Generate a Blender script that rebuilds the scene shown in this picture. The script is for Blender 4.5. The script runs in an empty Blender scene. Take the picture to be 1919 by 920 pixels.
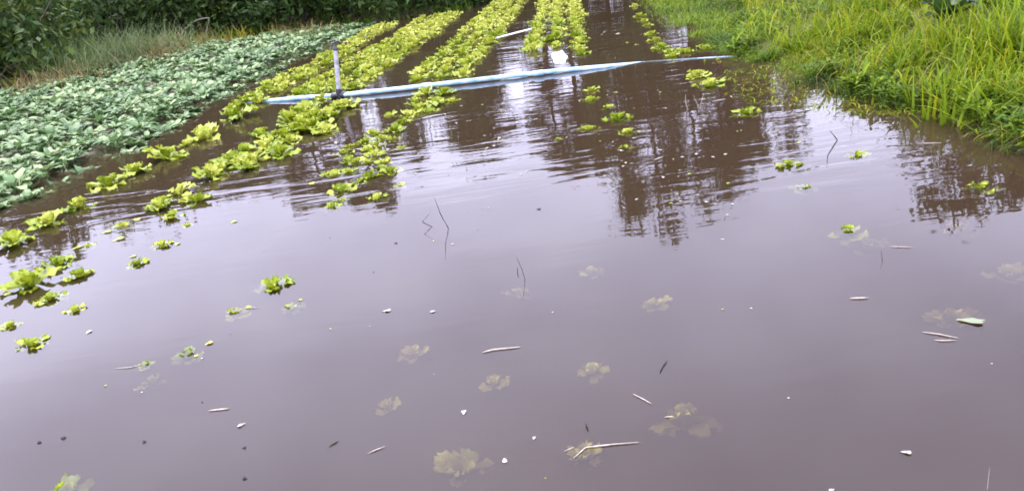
import bpy, math, random
import numpy as np
from mathutils import Vector, Matrix

random.seed(7); rng = np.random.default_rng(7)
scene = bpy.context.scene
col = scene.collection

# ------------------------------------------------------------------ camera
H, F, PITCH, ROLL = 1.6, 1500.0, math.radians(21), math.radians(8)
fwd = np.array([0, math.cos(PITCH), -math.sin(PITCH)])
r0 = np.array([1.0, 0, 0]); u0 = np.array([0, math.sin(PITCH), math.cos(PITCH)])
right = math.cos(ROLL)*r0 - math.sin(ROLL)*u0
up = math.sin(ROLL)*r0 + math.cos(ROLL)*u0
cam = bpy.data.cameras.new('camera'); cam_o = bpy.data.objects.new('camera', cam); col.objects.link(cam_o)
M = Matrix(((right[0], up[0], -fwd[0], 0), (right[1], up[1], -fwd[1], 0), (right[2], up[2], -fwd[2], H), (0, 0, 0, 1)))
cam_o.matrix_world = M
cam.sensor_width = 36; cam.lens = 36*F/1919; cam.clip_start = 0.05; cam.clip_end = 2000
scene.camera = cam_o

def ray(px, py):
    d = fwd*F + right*(px-960) - up*(py-460)
    return d/np.linalg.norm(d)
def gp(px, py, z=0.0):                       # survey helper: where a sight line meets level z
    d = ray(px, py); t = (z-H)/d[2]
    return np.array([d[0]*t, d[1]*t, z])
def at_y(px, py, Y):
    d = ray(px, py); t = Y/d[1]
    return np.array([d[0]*t, Y, H+d[2]*t])

# ------------------------------------------------------------------ render
scene.view_settings.view_transform = 'Standard'
scene.view_settings.look = 'None'
scene.view_settings.exposure = 1.35
scene.view_settings.gamma = 1
scene.render.engine = 'CYCLES'
scene.cycles.max_bounces = 8; scene.cycles.transparent_max_bounces = 16
scene.cycles.diffuse_bounces = 3; scene.cycles.glossy_bounces = 4; scene.cycles.transmission_bounces = 4
scene.cycles.volume_bounces = 2
scene.cycles.sample_clamp_indirect = 6
scene.cycles.use_denoising = True
scene.cycles.filter_width = 1.7

# ------------------------------------------------------------------ helpers
def tag(o, label=None, cat=None, group=None, kind=None):
    if label: o['label'] = label
    if cat: o['category'] = cat
    if group: o['group'] = group
    if kind: o['kind'] = kind
    return o

def mesh(name, verts, faces, mat, tint=None, smooth=True):
    verts = np.asarray(verts, dtype=np.float32)
    me = bpy.data.meshes.new(name)
    if isinstance(faces, np.ndarray):
        n, k = faces.shape
        me.vertices.add(len(verts)); me.vertices.foreach_set('co', verts.ravel())
        me.loops.add(n*k); me.loops.foreach_set('vertex_index', faces.astype(np.int32).ravel())
        me.polygons.add(n); me.polygons.foreach_set('loop_start', np.arange(0, n*k, k, dtype=np.int32))
        me.update(calc_edges=True)
    else:
        me.from_pydata([tuple(v) for v in verts], [], faces)
    me.validate()
    if tint is not None:
        a = me.attributes.new('tint', 'FLOAT', 'POINT'); a.data.foreach_set('value', np.asarray(tint, dtype=np.float32))
    me.polygons.foreach_set('use_smooth', [smooth]*len(me.polygons))
    if mat: me.materials.append(mat)
    return me

def link(name, me, parent=None, loc=(0, 0, 0), rot=(0, 0, 0), sc=1.0):
    o = bpy.data.objects.new(name, me); col.objects.link(o)
    o.location = loc; o.rotation_euler = rot
    o.scale = (sc, sc, sc) if not hasattr(sc, '__len__') else sc
    if parent is not None: o.parent = parent
    return o

class MB:
    """collects geometry with a tint value per vertex"""
    def __init__(s): s.v = []; s.f = []; s.t = []; s.n = 0
    def add(s, v, f, t):
        v = np.asarray(v, float); s.v.append(v); s.f.append(np.asarray(f)+s.n)
        s.t.append(np.broadcast_to(np.asarray(t, float), (len(v),))); s.n += len(v)
    def build(s, name, mat):
        return mesh(name, np.concatenate(s.v), np.concatenate(s.f), mat, np.concatenate(s.t))

def wob(x, y, seed=0, sc=1.0):               # smooth pseudo noise about -1..1
    r = np.random.default_rng(seed); o = 0; a = 0
    for k in range(7):
        th = r.uniform(0, 6.28); fr = sc*(0.6+0.55*k); ph = r.uniform(0, 6.28); w = 1/(1+0.5*k)
        o = o + w*np.sin((x*math.cos(th)+y*math.sin(th))*fr+ph+1.3*np.sin(fr*0.6*(y*math.cos(th)-x*math.sin(th))+ph*2)); a += w
    return o/a*1.6

def grid_faces(nu, nv):
    f = []
    for i in range(nu-1):
        for j in range(nv-1):
            a = i*nv+j; f.append((a, a+1, a+nv+1, a+nv))
    return np.array(f)

def tube(mb, pts, rad, t=0.5, n=7):
    pts = [np.asarray(p, float) for p in pts]
    if not hasattr(rad, '__len__'): rad = [rad]*len(pts)
    V = []
    ref = np.array([0.13, 0.31, 0.94])
    for i, p in enumerate(pts):
        d = pts[min(i+1, len(pts)-1)]-pts[max(i-1, 0)]; d = d/(np.linalg.norm(d)+1e-9)
        rr = ref if abs(d@ref) < 0.95 else np.array([1.0, 0, 0])
        a = np.cross(d, rr); a /= np.linalg.norm(a); b = np.cross(d, a)
        for k in range(n):
            th = 2*math.pi*k/n
            V.append(p+rad[i]*(math.cos(th)*a+math.sin(th)*b))
    Fq = []
    for i in range(len(pts)-1):
        for k in range(n):
            Fq.append((i*n+k, i*n+(k+1) % n, (i+1)*n+(k+1) % n, (i+1)*n+k))
    base = len(V)
    V.append(pts[0]); V.append(pts[-1])
    L = (len(pts)-1)*n
    for k in range(0, n):
        Fq.append((base, (k+1) % n, k, k)) if False else None
    Fq = [q for q in Fq if q]
    mb.add(V, Fq, t)
    # round end caps as small quad fans
    for e, off in ((0, 0), (1, L)):
        c = [V[off+k] for k in range(n)]; cen = pts[0] if e == 0 else pts[-1]
        vv = c+[cen*0.999+0.001*c[0]]
        ff = [(k, (k+1) % n, (k+2) % n if False else n, n) for k in range(n)]
        tri = [(k, (k+1) % n, n) for k in range(n)]
        # quads out of triangle pairs keep the face array rectangular
        mids = [(vv[k]+vv[(k+1) % n])/2 for k in range(n)]
        allv = vv+mids
        q = [(n, n+1+(k-1) % n, k, n+1+k) for k in range(n)]
        mb.add(allv, q, t)

# ------------------------------------------------------------------ materials
def nodes(name):
    m = bpy.data.materials.new(name); m.use_nodes = True
    nt = m.node_tree; nt.nodes.clear()
    out = nt.nodes.new('ShaderNodeOutputMaterial')
    return m, nt, out
def N(nt, t, **kw):
    n = nt.nodes.new(t)
    for k, v in kw.items():
        if k.startswith('i_'): n.inputs[k[2:].replace('_', ' ')].default_value = v
        else: setattr(n, k, v)
    return n
def ramp(nt, stops):
    r = nt.nodes.new('ShaderNodeValToRGB'); e = r.color_ramp.elements
    while len(e) < len(stops): e.new(0.5)
    for i, (p, c) in enumerate(stops): e[i].position = p; e[i].color = (*c, 1)
    return r

def leaf_material(name, stops, transl=0.3, rough=0.5, spec=0.35, rnd=0.25, nscale=60, bump=0.0):
    m, nt, out = nodes(name); L = nt.links.new
    at = N(nt, 'ShaderNodeAttribute', attribute_name='tint')
    oi = N(nt, 'ShaderNodeObjectInfo'); tc = N(nt, 'ShaderNodeTexCoord')
    no = N(nt, 'ShaderNodeTexNoise'); no.inputs['Scale'].default_value = nscale; no.inputs['Detail'].default_value = 2
    L(tc.outputs['Object'], no.inputs['Vector'])
    m1 = N(nt, 'ShaderNodeMath', operation='MULTIPLY_ADD'); m1.inputs[1].default_value = rnd; L(oi.outputs['Random'], m1.inputs[0]); L(at.outputs['Fac'], m1.inputs[2])
    m2 = N(nt, 'ShaderNodeMath', operation='MULTIPLY_ADD'); m2.inputs[1].default_value = 0.3; L(no.outputs['Fac'], m2.inputs[0]); L(m1.outputs[0], m2.inputs[2])
    m3 = N(nt, 'ShaderNodeMath', operation='SUBTRACT'); m3.inputs[1].default_value = 0.15+rnd/2; L(m2.outputs[0], m3.inputs[0])
    cr = ramp(nt, stops); L(m3.outputs[0], cr.inputs['Fac'])
    p = N(nt, 'ShaderNodeBsdfPrincipled'); p.inputs['Roughness'].default_value = rough; p.inputs['Specular IOR Level'].default_value = spec
    L(cr.outputs['Color'], p.inputs['Base Color'])
    tr = N(nt, 'ShaderNodeBsdfTranslucent'); L(cr.outputs['Color'], tr.inputs['Color'])
    if bump:
        b = N(nt, 'ShaderNodeBump'); b.inputs['Strength'].default_value = bump; b.inputs['Distance'].default_value = 0.004
        L(no.outputs['Fac'], b.inputs['Height']); L(b.outputs['Normal'], p.inputs['Normal'])
    mx = N(nt, 'ShaderNodeMixShader'); mx.inputs[0].default_value = transl
    L(p.outputs[0], mx.inputs[1]); L(tr.outputs[0], mx.inputs[2]); L(mx.outputs[0], out.inputs['Surface'])
    return m

def plain(name, c1, c2, scale=20, rough=0.5, spec=0.4, bump=0.0, detail=4):
    m, nt, out = nodes(name); L = nt.links.new
    tc = N(nt, 'ShaderNodeTexCoord'); no = N(nt, 'ShaderNodeTexNoise'); no.inputs['Scale'].default_value = scale; no.inputs['Detail'].default_value = detail
    L(tc.outputs['Object'], no.inputs['Vector'])
    cr = ramp(nt, [(0.3, c1), (0.7, c2)]); L(no.outputs['Fac'], cr.inputs['Fac'])
    p = N(nt, 'ShaderNodeBsdfPrincipled'); p.inputs['Roughness'].default_value = rough; p.inputs['Specular IOR Level'].default_value = spec
    L(cr.outputs['Color'], p.inputs['Base Color'])
    if bump:
        b = N(nt, 'ShaderNodeBump'); b.inputs['Strength'].default_value = bump; b.inputs['Distance'].default_value = 0.02
        L(no.outputs['Fac'], b.inputs['Height']); L(b.outputs['Normal'], p.inputs['Normal'])
    L(p.outputs[0], out.inputs['Surface'])
    return m

LETT = leaf_material('lettuce_leaf', [(0.0, (.05, .085, .006)), (0.35, (.135, .19, .009)), (0.65, (.235, .28, .016)), (1.0, (.36, .38, .06))], 0.26, 0.5, 0.2, 0.5, 45, 0.4)
SUNK = leaf_material('silted_yellow_leaf', [(0.0, (.28, .31, .05)), (0.5, (.46, .51, .10)), (1.0, (.60, .63, .17))], 0.15, 0.8, 0.1, 0.3, 45)
TARO = leaf_material('dark_broad_leaf', [(0.0, (.02, .045, .008)), (0.5, (.05, .095, .02)), (1.0, (.13, .18, .06))], 0.3, 0.45, 0.3, 0.0, 20, 0.5)
CABB = leaf_material('glaucous_leaf', [(0.0, (.021, .048, .011)), (0.4, (.064, .12, .037)), (0.7, (.105, .18, .060)), (1.0, (.22, .285, .11))], 0.25, 0.5, 0.24, 0.42, 30, 0.4)
FEATHER = leaf_material('feathery_grass', [(0.0, (.03, .05, .015)), (0.5, (.085, .125, .035)), (1.0, (.16, .19, .08))], 0.3, 0.6, 0.2, 0.0, 3)
GRASS = leaf_material('grass_blade', [(0.0, (.012, .03, .005)), (0.3, (.06, .11, .008)), (0.55, (.15, .21, .005)), (0.78, (.27, .24, .010)), (0.9, (.22, .185, .075)), (1.0, (.12, .07, .03))], 0.35, 0.6, 0.12, 0.0, 3)
TREE = leaf_material('tree_leaf', [(0.0, (.014, .028, .006)), (0.5, (.036, .068, .013)), (0.8, (.09, .125, .02)), (1.0, (.17, .19, .03))], 0.25, 0.6, 0.15, 0.2, 2)
BARK = plain('bark', (.03, .022, .016), (.085, .066, .05), 9, 0.9, 0.2, 0.6)
STRAW = plain('dry_straw', (.17, .14, .10), (.36, .31, .26), 60, 0.55, 0.3)
DARKTWIG = plain('wet_twig', (.008, .007, .006), (.026, .021, .017), 60, 0.8, 0.08)
WHITE = plain('white_plastic', (.72, .71, .72), (.82, .82, .83), 25, 0.35, 0.5)
PIPE = plain('pale_blue_pvc', (.12, .29, .38), (.42, .55, .60), 7, 0.22, 0.6)
POLE = plain('weathered_grey_pvc', (.13, .125, .13), (.40, .39, .42), 14, 0.5, 0.4)
PALEBIT = plain('pale_debris', (.17, .16, .14), (.34, .32, .30), 40, 0.6, 0.2)
PALELEAF = plain('pale_leaf', (.09, .11, .05), (.15, .17, .10), 30, 0.4, 0.4)
BLACK = plain('black_plastic', (.008, .008, .009), (.025, .025, .028), 20, 0.35, 0.5)

# ground: wet mud, drier soil on the banks
def ground_material():
    m, nt, out = nodes('muddy_soil'); L = nt.links.new
    tc = N(nt, 'ShaderNodeTexCoord')
    n1 = N(nt, 'ShaderNodeTexNoise'); n1.inputs['Scale'].default_value = 1.6; n1.inputs['Detail'].default_value = 8
    n2 = N(nt, 'ShaderNodeTexNoise'); n2.inputs['Scale'].default_value = 22; n2.inputs['Detail'].default_value = 6
    L(tc.outputs['Object'], n1.inputs['Vector']); L(tc.outputs['Object'], n2.inputs['Vector'])
    ad = N(nt, 'ShaderNodeMath', operation='MULTIPLY_ADD'); ad.inputs[1].default_value = 0.5; L(n2.outputs['Fac'], ad.inputs[0]); L(n1.outputs['Fac'], ad.inputs[2])
    cr = ramp(nt, [(0.45, (.022, .016, .01)), (0.7, (.045, .031, .018)), (0.95, (.07, .058, .032))]); L(ad.outputs[0], cr.inputs['Fac'])
    p = N(nt, 'ShaderNodeBsdfPrincipled'); p.inputs['Roughness'].default_value = 0.8; p.inputs['Specular IOR Level'].default_value = 0.25
    L(cr.outputs['Color'], p.inputs['Base Color'])
    b = N(nt, 'ShaderNodeBump'); b.inputs['Strength'].default_value = 0.7; b.inputs['Distance'].default_value = 0.04
    L(ad.outputs[0], b.inputs['Height']); L(b.outputs['Normal'], p.inputs['Normal'])
    L(p.outputs[0], out.inputs['Surface']); return m

# muddy water: mirror by Fresnel over silt-laden water that lets a little of what lies just under it show
def water_material():
    m, nt, out = nodes('muddy_water'); L = nt.links.new
    tc = N(nt, 'ShaderNodeTexCoord')
    def noise(scale, detail, rough=0.5, dist=0.0):
        n = N(nt, 'ShaderNodeTexNoise'); n.inputs['Scale'].default_value = scale; n.inputs['Detail'].default_value = detail
        n.inputs['Roughness'].default_value = rough; n.inputs['Distortion'].default_value = dist
        L(mp.outputs[0], n.inputs['Vector']); return n
    mp = N(nt, 'ShaderNodeMapping'); mp.inputs['Scale'].default_value = (.34, 1.3, 1); L(tc.outputs['Object'], mp.inputs['Vector'])
    big = noise(0.45, 2); rip = noise(3.2, 2, 0.5, 0.5); fine = noise(11, 2)
    # ripples come in patches, the rest lies calm
    mk = N(nt, 'ShaderNodeMapRange'); mk.inputs['From Min'].default_value = 0.42; mk.inputs['From Max'].default_value = 0.68
    mk.inputs['To Min'].default_value = 0.25; mk.inputs['To Max'].default_value = 1.3
    L(big.outputs['Fac'], mk.inputs['Value'])
    s = N(nt, 'ShaderNodeMath', operation='MULTIPLY_ADD'); s.inputs[1].default_value = 0.2
    L(fine.outputs['Fac'], s.inputs[0]); L(rip.outputs['Fac'], s.inputs[2])
    sp = N(nt, 'ShaderNodeSeparateXYZ'); L(tc.outputs['Object'], sp.inputs[0])
    yr = N(nt, 'ShaderNodeMapRange'); yr.inputs['From Min'].default_value = 3.2; yr.inputs['From Max'].default_value = 7.0; yr.inputs['To Min'].default_value = 0.22; yr.inputs['To Max'].default_value = 1.0
    L(sp.outputs['Y'], yr.inputs['Value'])                # the breeze reaches the far water, the near water lies calm
    h0 = N(nt, 'ShaderNodeMath', operation='MULTIPLY'); L(mk.outputs[0], h0.inputs[0]); L(yr.outputs[0], h0.inputs[1])
    hgt = N(nt, 'ShaderNodeMath', operation='MULTIPLY'); L(s.outputs[0], hgt.inputs[0]); L(h0.outputs[0], hgt.inputs[1])
    bp = N(nt, 'ShaderNodeBump'); bp.inputs['Strength'].default_value = 1.0; bp.inputs['Distance'].default_value = 0.0095
    L(hgt.outputs[0], bp.inputs['Height'])
    tr = N(nt, 'ShaderNodeBsdfTransparent'); tr.inputs['Color'].default_value = (1, 1, 1, 1)
    gl = N(nt, 'ShaderNodeBsdfGlossy'); gl.inputs['Roughness'].default_value = 0.015; L(bp.outputs['Normal'], gl.inputs['Normal'])
    fr = N(nt, 'ShaderNodeFresnel'); fr.inputs['IOR'].default_value = 1.333; L(bp.outputs['Normal'], fr.inputs['Normal'])
    m2 = N(nt, 'ShaderNodeMixShader'); L(fr.outputs[0], m2.inputs[0]); L(tr.outputs[0], m2.inputs[1]); L(gl.outputs[0], m2.inputs[2])
    ab = N(nt, 'ShaderNodeVolumeAbsorption'); ab.inputs['Color'].default_value = (.36, .24, .10, 1); ab.inputs['Density'].default_value = 19
    sc_ = N(nt, 'ShaderNodeVolumeScatter'); sc_.inputs['Color'].default_value = (.92, .66, .46, 1); sc_.inputs['Density'].default_value = 2.3; sc_.inputs['Anisotropy'].default_value = 0.0
    av = N(nt, 'ShaderNodeAddShader'); L(ab.outputs[0], av.inputs[0]); L(sc_.outputs[0], av.inputs[1]); L(av.outputs[0], out.inputs['Volume'])
    L(m2.outputs[0], out.inputs['Surface']); return m

# ------------------------------------------------------------------ sky and sun (bright overcast)
SUN_EL, SUN_AZ = math.radians(52), math.radians(-35)       # azimuth from +Y, to the left
w = bpy.data.worlds.new('World'); scene.world = w; w.use_nodes = True
nt = w.node_tree; nt.nodes.clear(); L = nt.links.new
wo = N(nt, 'ShaderNodeOutputWorld'); bg = N(nt, 'ShaderNodeBackground'); bg.inputs['Strength'].default_value = 0.1
sk = N(nt, 'ShaderNodeTexSky'); sk.sky_type = 'NISHITA'; sk.sun_disc = False; sk.sun_elevation = SUN_EL; sk.sun_rotation = SUN_AZ
sk.air_density = 1; sk.dust_density = 2.5; sk.ozone_density = 1
tc = N(nt, 'ShaderNodeTexCoord'); sx = N(nt, 'ShaderNodeSeparateXYZ'); L(tc.outputs['Generated'], sx.inputs[0])
dz = N(nt, 'ShaderNodeMath', operation='ADD'); dz.inputs[1].default_value = 0.25; L(sx.outputs['Z'], dz.inputs[0])
mxz = N(nt, 'ShaderNodeMath', operation='MAXIMUM'); mxz.inputs[1].default_value = 0.08; L(dz.outputs[0], mxz.inputs[0])
dv = N(nt, 'ShaderNodeVectorMath', operation='DIVIDE'); cb = N(nt, 'ShaderNodeCombineXYZ')
for k in range(3): L(mxz.outputs[0], cb.inputs[k])
L(tc.outputs['Generated'], dv.inputs[0]); L(cb.outputs[0], dv.inputs[1])
cn = N(nt, 'ShaderNodeTexNoise'); cn.inputs['Scale'].default_value = 1.9; cn.inputs['Detail'].default_value = 6; cn.inputs['Roughness'].default_value = 0.5; L(dv.outputs[0], cn.inputs['Vector'])
ccr = ramp(nt, [(0.28, (11.7, 11.8, 16.4)), (0.5, (15.2, 15.3, 20.8)), (0.74, (18.9, 19.1, 25.0))]); L(cn.outputs['Fac'], ccr.inputs['Fac'])
dt = N(nt, 'ShaderNodeVectorMath', operation='DOT_PRODUCT'); L(tc.outputs['Generated'], dt.inputs[0])
dt.inputs[1].default_value = (math.sin(SUN_AZ)*math.cos(SUN_EL), math.cos(SUN_AZ)*math.cos(SUN_EL), math.sin(SUN_EL))
d0 = N(nt, 'ShaderNodeMath', operation='MAXIMUM'); d0.inputs[1].default_value = 0; L(dt.outputs['Value'], d0.inputs[0])
d1 = N(nt, 'ShaderNodeMath', operation='POWER'); d1.inputs[1].default_value = 6; L(d0.outputs[0], d1.inputs[0])
d2 = N(nt, 'ShaderNodeMath', operation='MULTIPLY_ADD'); d2.inputs[1].default_value = 0.29; d2.inputs[2].default_value = 0.70; L(d1.outputs[0], d2.inputs[0])
d3 = N(nt, 'ShaderNodeMath', operation='MULTIPLY_ADD'); d3.inputs[1].default_value = 0.62; L(mxz.outputs[0], d3.inputs[0]); L(d2.outputs[0], d3.inputs[2])
gm = N(nt, 'ShaderNodeVectorMath', operation='SCALE'); L(ccr.outputs[0], gm.inputs[0]); L(d3.outputs[0], gm.inputs['Scale'])
mx = N(nt, 'ShaderNodeMixRGB'); mx.inputs[0].default_value = 0.9; L(sk.outputs[0], mx.inputs[1]); L(gm.outputs[0], mx.inputs[2])
L(mx.outputs[0], bg.inputs['Color']); L(bg.outputs[0], wo.inputs['Surface'])
sun = bpy.data.lights.new('sun', 'SUN'); sun.energy = 1.5; sun.angle = math.radians(14); sun.color = (1.0, 0.93, 0.8)
sun_o = bpy.data.objects.new('sun', sun); col.objects.link(sun_o)
sd = Vector((math.sin(SUN_AZ)*math.cos(SUN_EL), math.cos(SUN_AZ)*math.cos(SUN_EL), math.sin(SUN_EL)))
sun_o.rotation_euler = sd.to_track_quat('Z', 'Y').to_euler(); sun_o.location = (-8, 12, 20)

# ------------------------------------------------------------------ terrain
SH = np.array([(-20, 3.0), (3, 3.3), (4.5, 3.3), (5, 3.37), (5.8, 3.26), (6.3, 3.02), (7.2, 3.15), (8.7, 3.05), (9.3, 3.05), (11, 3.55), (14, 4.5), (17.5, 5.4), (25, 7), (60, 12)])
CE = np.array([(-20, -5.5), (4, -5.0), (5.5, -4.6), (6.8, -4.3), (8.7, -3.93), (10.8, -3.85), (15, -3.5), (20, -2.75), (24, -2.3), (60, 2)])
shore = lambda y: np.interp(y, SH[:, 0], SH[:, 1])+0.13*np.sin(np.asarray(y)*4.1+.6)*np.sin(np.asarray(y)*1.7+2)+.06*np.sin(np.asarray(y)*9.3)
WL = np.array([(8.4, 3.0), (9.0, 2.75), (12, 2.8), (17, 3.3), (25, 4.1), (60, 8)])
weedx = lambda y: np.interp(y, WL[:, 0], WL[:, 1])
cabx = lambda y: np.interp(y, CE[:, 0], CE[:, 1])
BEDS = [(-2.85, 0.10, 0.35), (-1.62, 0.13, 0.62), (-0.28, 0.13, 0.52), (1.28, 0.11, 0.48), (2.75, 0.11, 0.35)]   # centre x at y = 14, drift, half width
sst = lambda t: np.clip(t, 0, 1)**2*(3-2*np.clip(t, 0, 1))
def gz(x, y):
    x = np.asarray(x, float); y = np.asarray(y, float)
    z = np.full(np.broadcast(x, y).shape, -0.20)
    for cx, k, hw in BEDS:
        d = np.abs(x-(cx+k*(y-14))); z = np.maximum(z, -0.20+0.12*sst((hw+0.12-d)/0.22))
    z = np.where(y > 24, z, z)
    d = x-shore(y); z = np.maximum(z, np.where(d > -0.7, -0.20+0.20*sst((d+0.7)/0.7), -0.2)) + 0.34*sst(d/1.5)*(d > 0)
    d = x-weedx(y); z = np.maximum(z, np.where(y > 8.4, -0.2+0.17*sst((d+.3)/.5), -0.2))
    d = cabx(y)-x; z = np.maximum(z, -0.20+0.18*sst((d+0.25)/0.45)) + 0.16*sst((d-0.3)/3.5)
    d = y-20.6+np.where(x > -1.2, 9+np.maximum(-1.2-x, -20)*-0.0-12*0, 0)*-1
    z = np.maximum(z, -0.2+0.36*sst(d/1.6))
    z = z+0.02*wob(x, y, 3, 2.2)*sst((z+0.25)/0.2)+0.05*wob(x, y, 4, 0.5)*sst((np.hypot(x, y)-15)/10)*(z > 0.02)
    return z
xs = np.concatenate([-np.geomspace(10, 400, 26)[::-1], np.linspace(-9.8, 6.5, 170), np.geomspace(6.7, 400, 28)])
ys = np.concatenate([-np.geomspace(2, 400, 20)[::-1], np.linspace(-1.8, 32, 200), np.geomspace(32.5, 700, 28)])
X, Y = np.meshgrid(xs, ys, indexing='ij')
V = np.stack([X, Y, gz(X, Y)], -1).reshape(-1, 3)
tag(link('ground', mesh('ground', V, grid_faces(len(xs), len(ys)), ground_material())), kind='structure')
WV = [(x_, y_, z_) for z_ in (0, -.6) for x_, y_ in ((-60, -40), (60, -40), (60, 70), (-60, 70))]
tag(link('water', mesh('water', WV, [(0, 1, 2, 3), (7, 6, 5, 4), (0, 4, 5, 1), (1, 5, 6, 2), (2, 6, 7, 3), (3, 7, 4, 0)], water_material(), smooth=False)), kind='structure')

# ------------------------------------------------------------------ lettuces
def leaf(mb, ang, e0, e1, Ln, W, r, ruf, t0, petiole=0.0, nu=8, nv=7, cup=0.25, rise=0.0):
    """one leaf: leaves the centre at heading ang with elevation e0 that bends to e1"""
    u = np.linspace(0, 1, nu); v = np.linspace(-1, 1, nv)
    el = e0+(e1-e0)*u**1.3; ds = Ln/(nu-1)
    rad = np.concatenate([[0.006], 0.006+np.cumsum(np.cos(el[:-1])*ds)]); zz = np.concatenate([[rise], rise+np.cumsum(np.sin(el[:-1])*ds)])
    if petiole > 0:
        q = np.clip((u-petiole)/(1-petiole), 0, 1)
        wid = W*np.where(u < petiole, 0.09, np.maximum(0.09, np.sin(np.pi*np.clip(q, 0.02, 1)**0.8)**0.6*(1-0.12*q)))
        wid[-1] = W*0.18
    else:
        wid = W*(0.22+0.78*np.sin(np.clip(u*1.02, 0, 1)**1.1*np.pi*0.56)**1.3); wid[-1] *= 0.62; wid[-2] *= 0.97
    U, VV = np.meshgrid(u, v, indexing='ij')
    ph = r.uniform(0, 6.28, 3)
    edge = np.abs(VV)**2
    ruff = ruf*(np.sin(U*13+ph[0]+VV*1.2)+0.6*np.sin(U*23+ph[1]-VV*2))*edge*(0.3+U) + ruf*0.6*np.sin(VV*6+ph[2])*U**3
    off = cup*np.abs(VV)**1.6*wid[:, None]*(1-0.3*U)+ruff
    lat = VV*wid[:, None]*(1-0.12*edge)
    R_ = rad[:, None]-np.sin(el)[:, None]*off + ruf*0.8*np.sin(VV*7+ph[1])*(U > 0.95); Z_ = zz[:, None]+np.cos(el)[:, None]*off
    ca, sa = math.cos(ang), math.sin(ang)
    x = R_*ca-lat*sa; y = R_*sa+lat*ca
    t = t0+0.16*(1-np.abs(VV)**0.7)*(1-U)*1.0+0.10*U+r.normal(0, 0.03)
    mb.add(np.stack([x, y, Z_], -1).reshape(-1, 3), grid_faces(nu, nv), t.ravel())

def lettuce_parts(seed):
    r = np.random.default_rng(seed); a, b = MB(), MB()
    ph = r.uniform(0, 6.28); dr = r.uniform(-18, 14)
    for i in range(int(r.integers(6, 10))):
        leaf(a, ph+i*2.4+r.normal(0, 0.28), math.radians(r.uniform(22, 48)), math.radians(r.uniform(-30, 18)+dr), r.uniform(.095, .14), r.uniform(.036, .052), r, .0115, r.uniform(.34, .62))
    for i in range(6):
        leaf(b, ph+i*2.4+r.normal(0, 0.2), math.radians(r.uniform(58, 82)), math.radians(r.uniform(25, 60)), r.uniform(.075, .105), r.uniform(.030, .042), r, .0105, r.uniform(.5, .75), rise=0.004)
    return a, b
LET_NEAR = []; LET_FAR = []; LET_SUNK = []
for s in range(9):
    a, b = lettuce_parts(100+s)
    LET_NEAR.append((a.build('outer_leaves', LETT), b.build('heart_leaves', LETT)))
    c = MB(); c.v = a.v+b.v; c.t = a.t+b.t; c.f = a.f+[f+a.n for f in b.f]; c.n = a.n+b.n
    LET_FAR.append(c.build('lettuce', LETT)); LET_SUNK.append(c.build('sunken_lettuce', SUNK))
lr = random.Random(5)
def lettuce(x, y, z, s, label, group, near=True, cat='lettuce', sunken=False):
    rot = (lr.gauss(0, .10), lr.gauss(0, .10), lr.uniform(0, 6.28)); k = lr.randrange(9)
    if sunken: o = link('lettuce', LET_SUNK[k], None, (x, y, z), (rot[0]*1.6, rot[1]*1.6, rot[2]), (s*lr.uniform(.75, 1.15), s*lr.uniform(.6, 1.0), s*.75))
    elif near:
        o = link('lettuce', None, None, (x, y, z), rot, (s, s, s*.86)); o.empty_display_size = 0.05
        link('outer_leaves', LET_NEAR[k][0], o); link('heart_leaves', LET_NEAR[k][1], o)
    else:
        o = link('lettuce', LET_FAR[k], None, (x, y, z), rot, s)
    return tag(o, label, cat, group)
def lettuce_px(px, py, wpx, sink, label, group):
    """sink: how deep the crown sits in the water, as a share of its height"""
    p = gp(px, py+wpx*0.10); d = math.hypot(math.hypot(p[0], p[1]), H)
    s = wpx/F*d/0.215
    return lettuce(p[0], p[1], -sink*0.083*s+0.002, s, label, group)
GI, GA, GB, GC, GD, GS = ('lone lettuces out in the open water', 'lettuces in the row along the grey-green crop', 'lettuces in front of the riser', 'half-sunk lettuces in the flooded middle bed', 'half-sunk lettuces on the right', 'sunken lettuces under the water')
rowA = [(27, 452, 62, .15), (92, 412, 64, .3), (150, 382, 54, .3), (205, 342, 60, .2), (253, 317, 58, .25), (312, 290, 64, .15), (352, 268, 34, .3), (388, 252, 64, .2), (447, 214, 66, .05), (482, 186, 44, .1)]
rA = ['cut by the left edge of the picture', 'with one pale leaf lying out on the water', 'over a yellowed sunken leaf', 'just left of the plant touching the grey crop', 'wide and low, fifth in the row', 'beside a pale upturned crop leaf', 'smallest of the row, squeezed to the grey crop', 'with a tan sunken skirt below it', 'tallest, by the left end of the pipe', 'behind the left tip of the pipe']
for (a, b, c, s), t in zip(rowA, rA): lettuce_px(a, b, c, s, 'yellow-green lettuce by the grey crop, '+t, GA)
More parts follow.
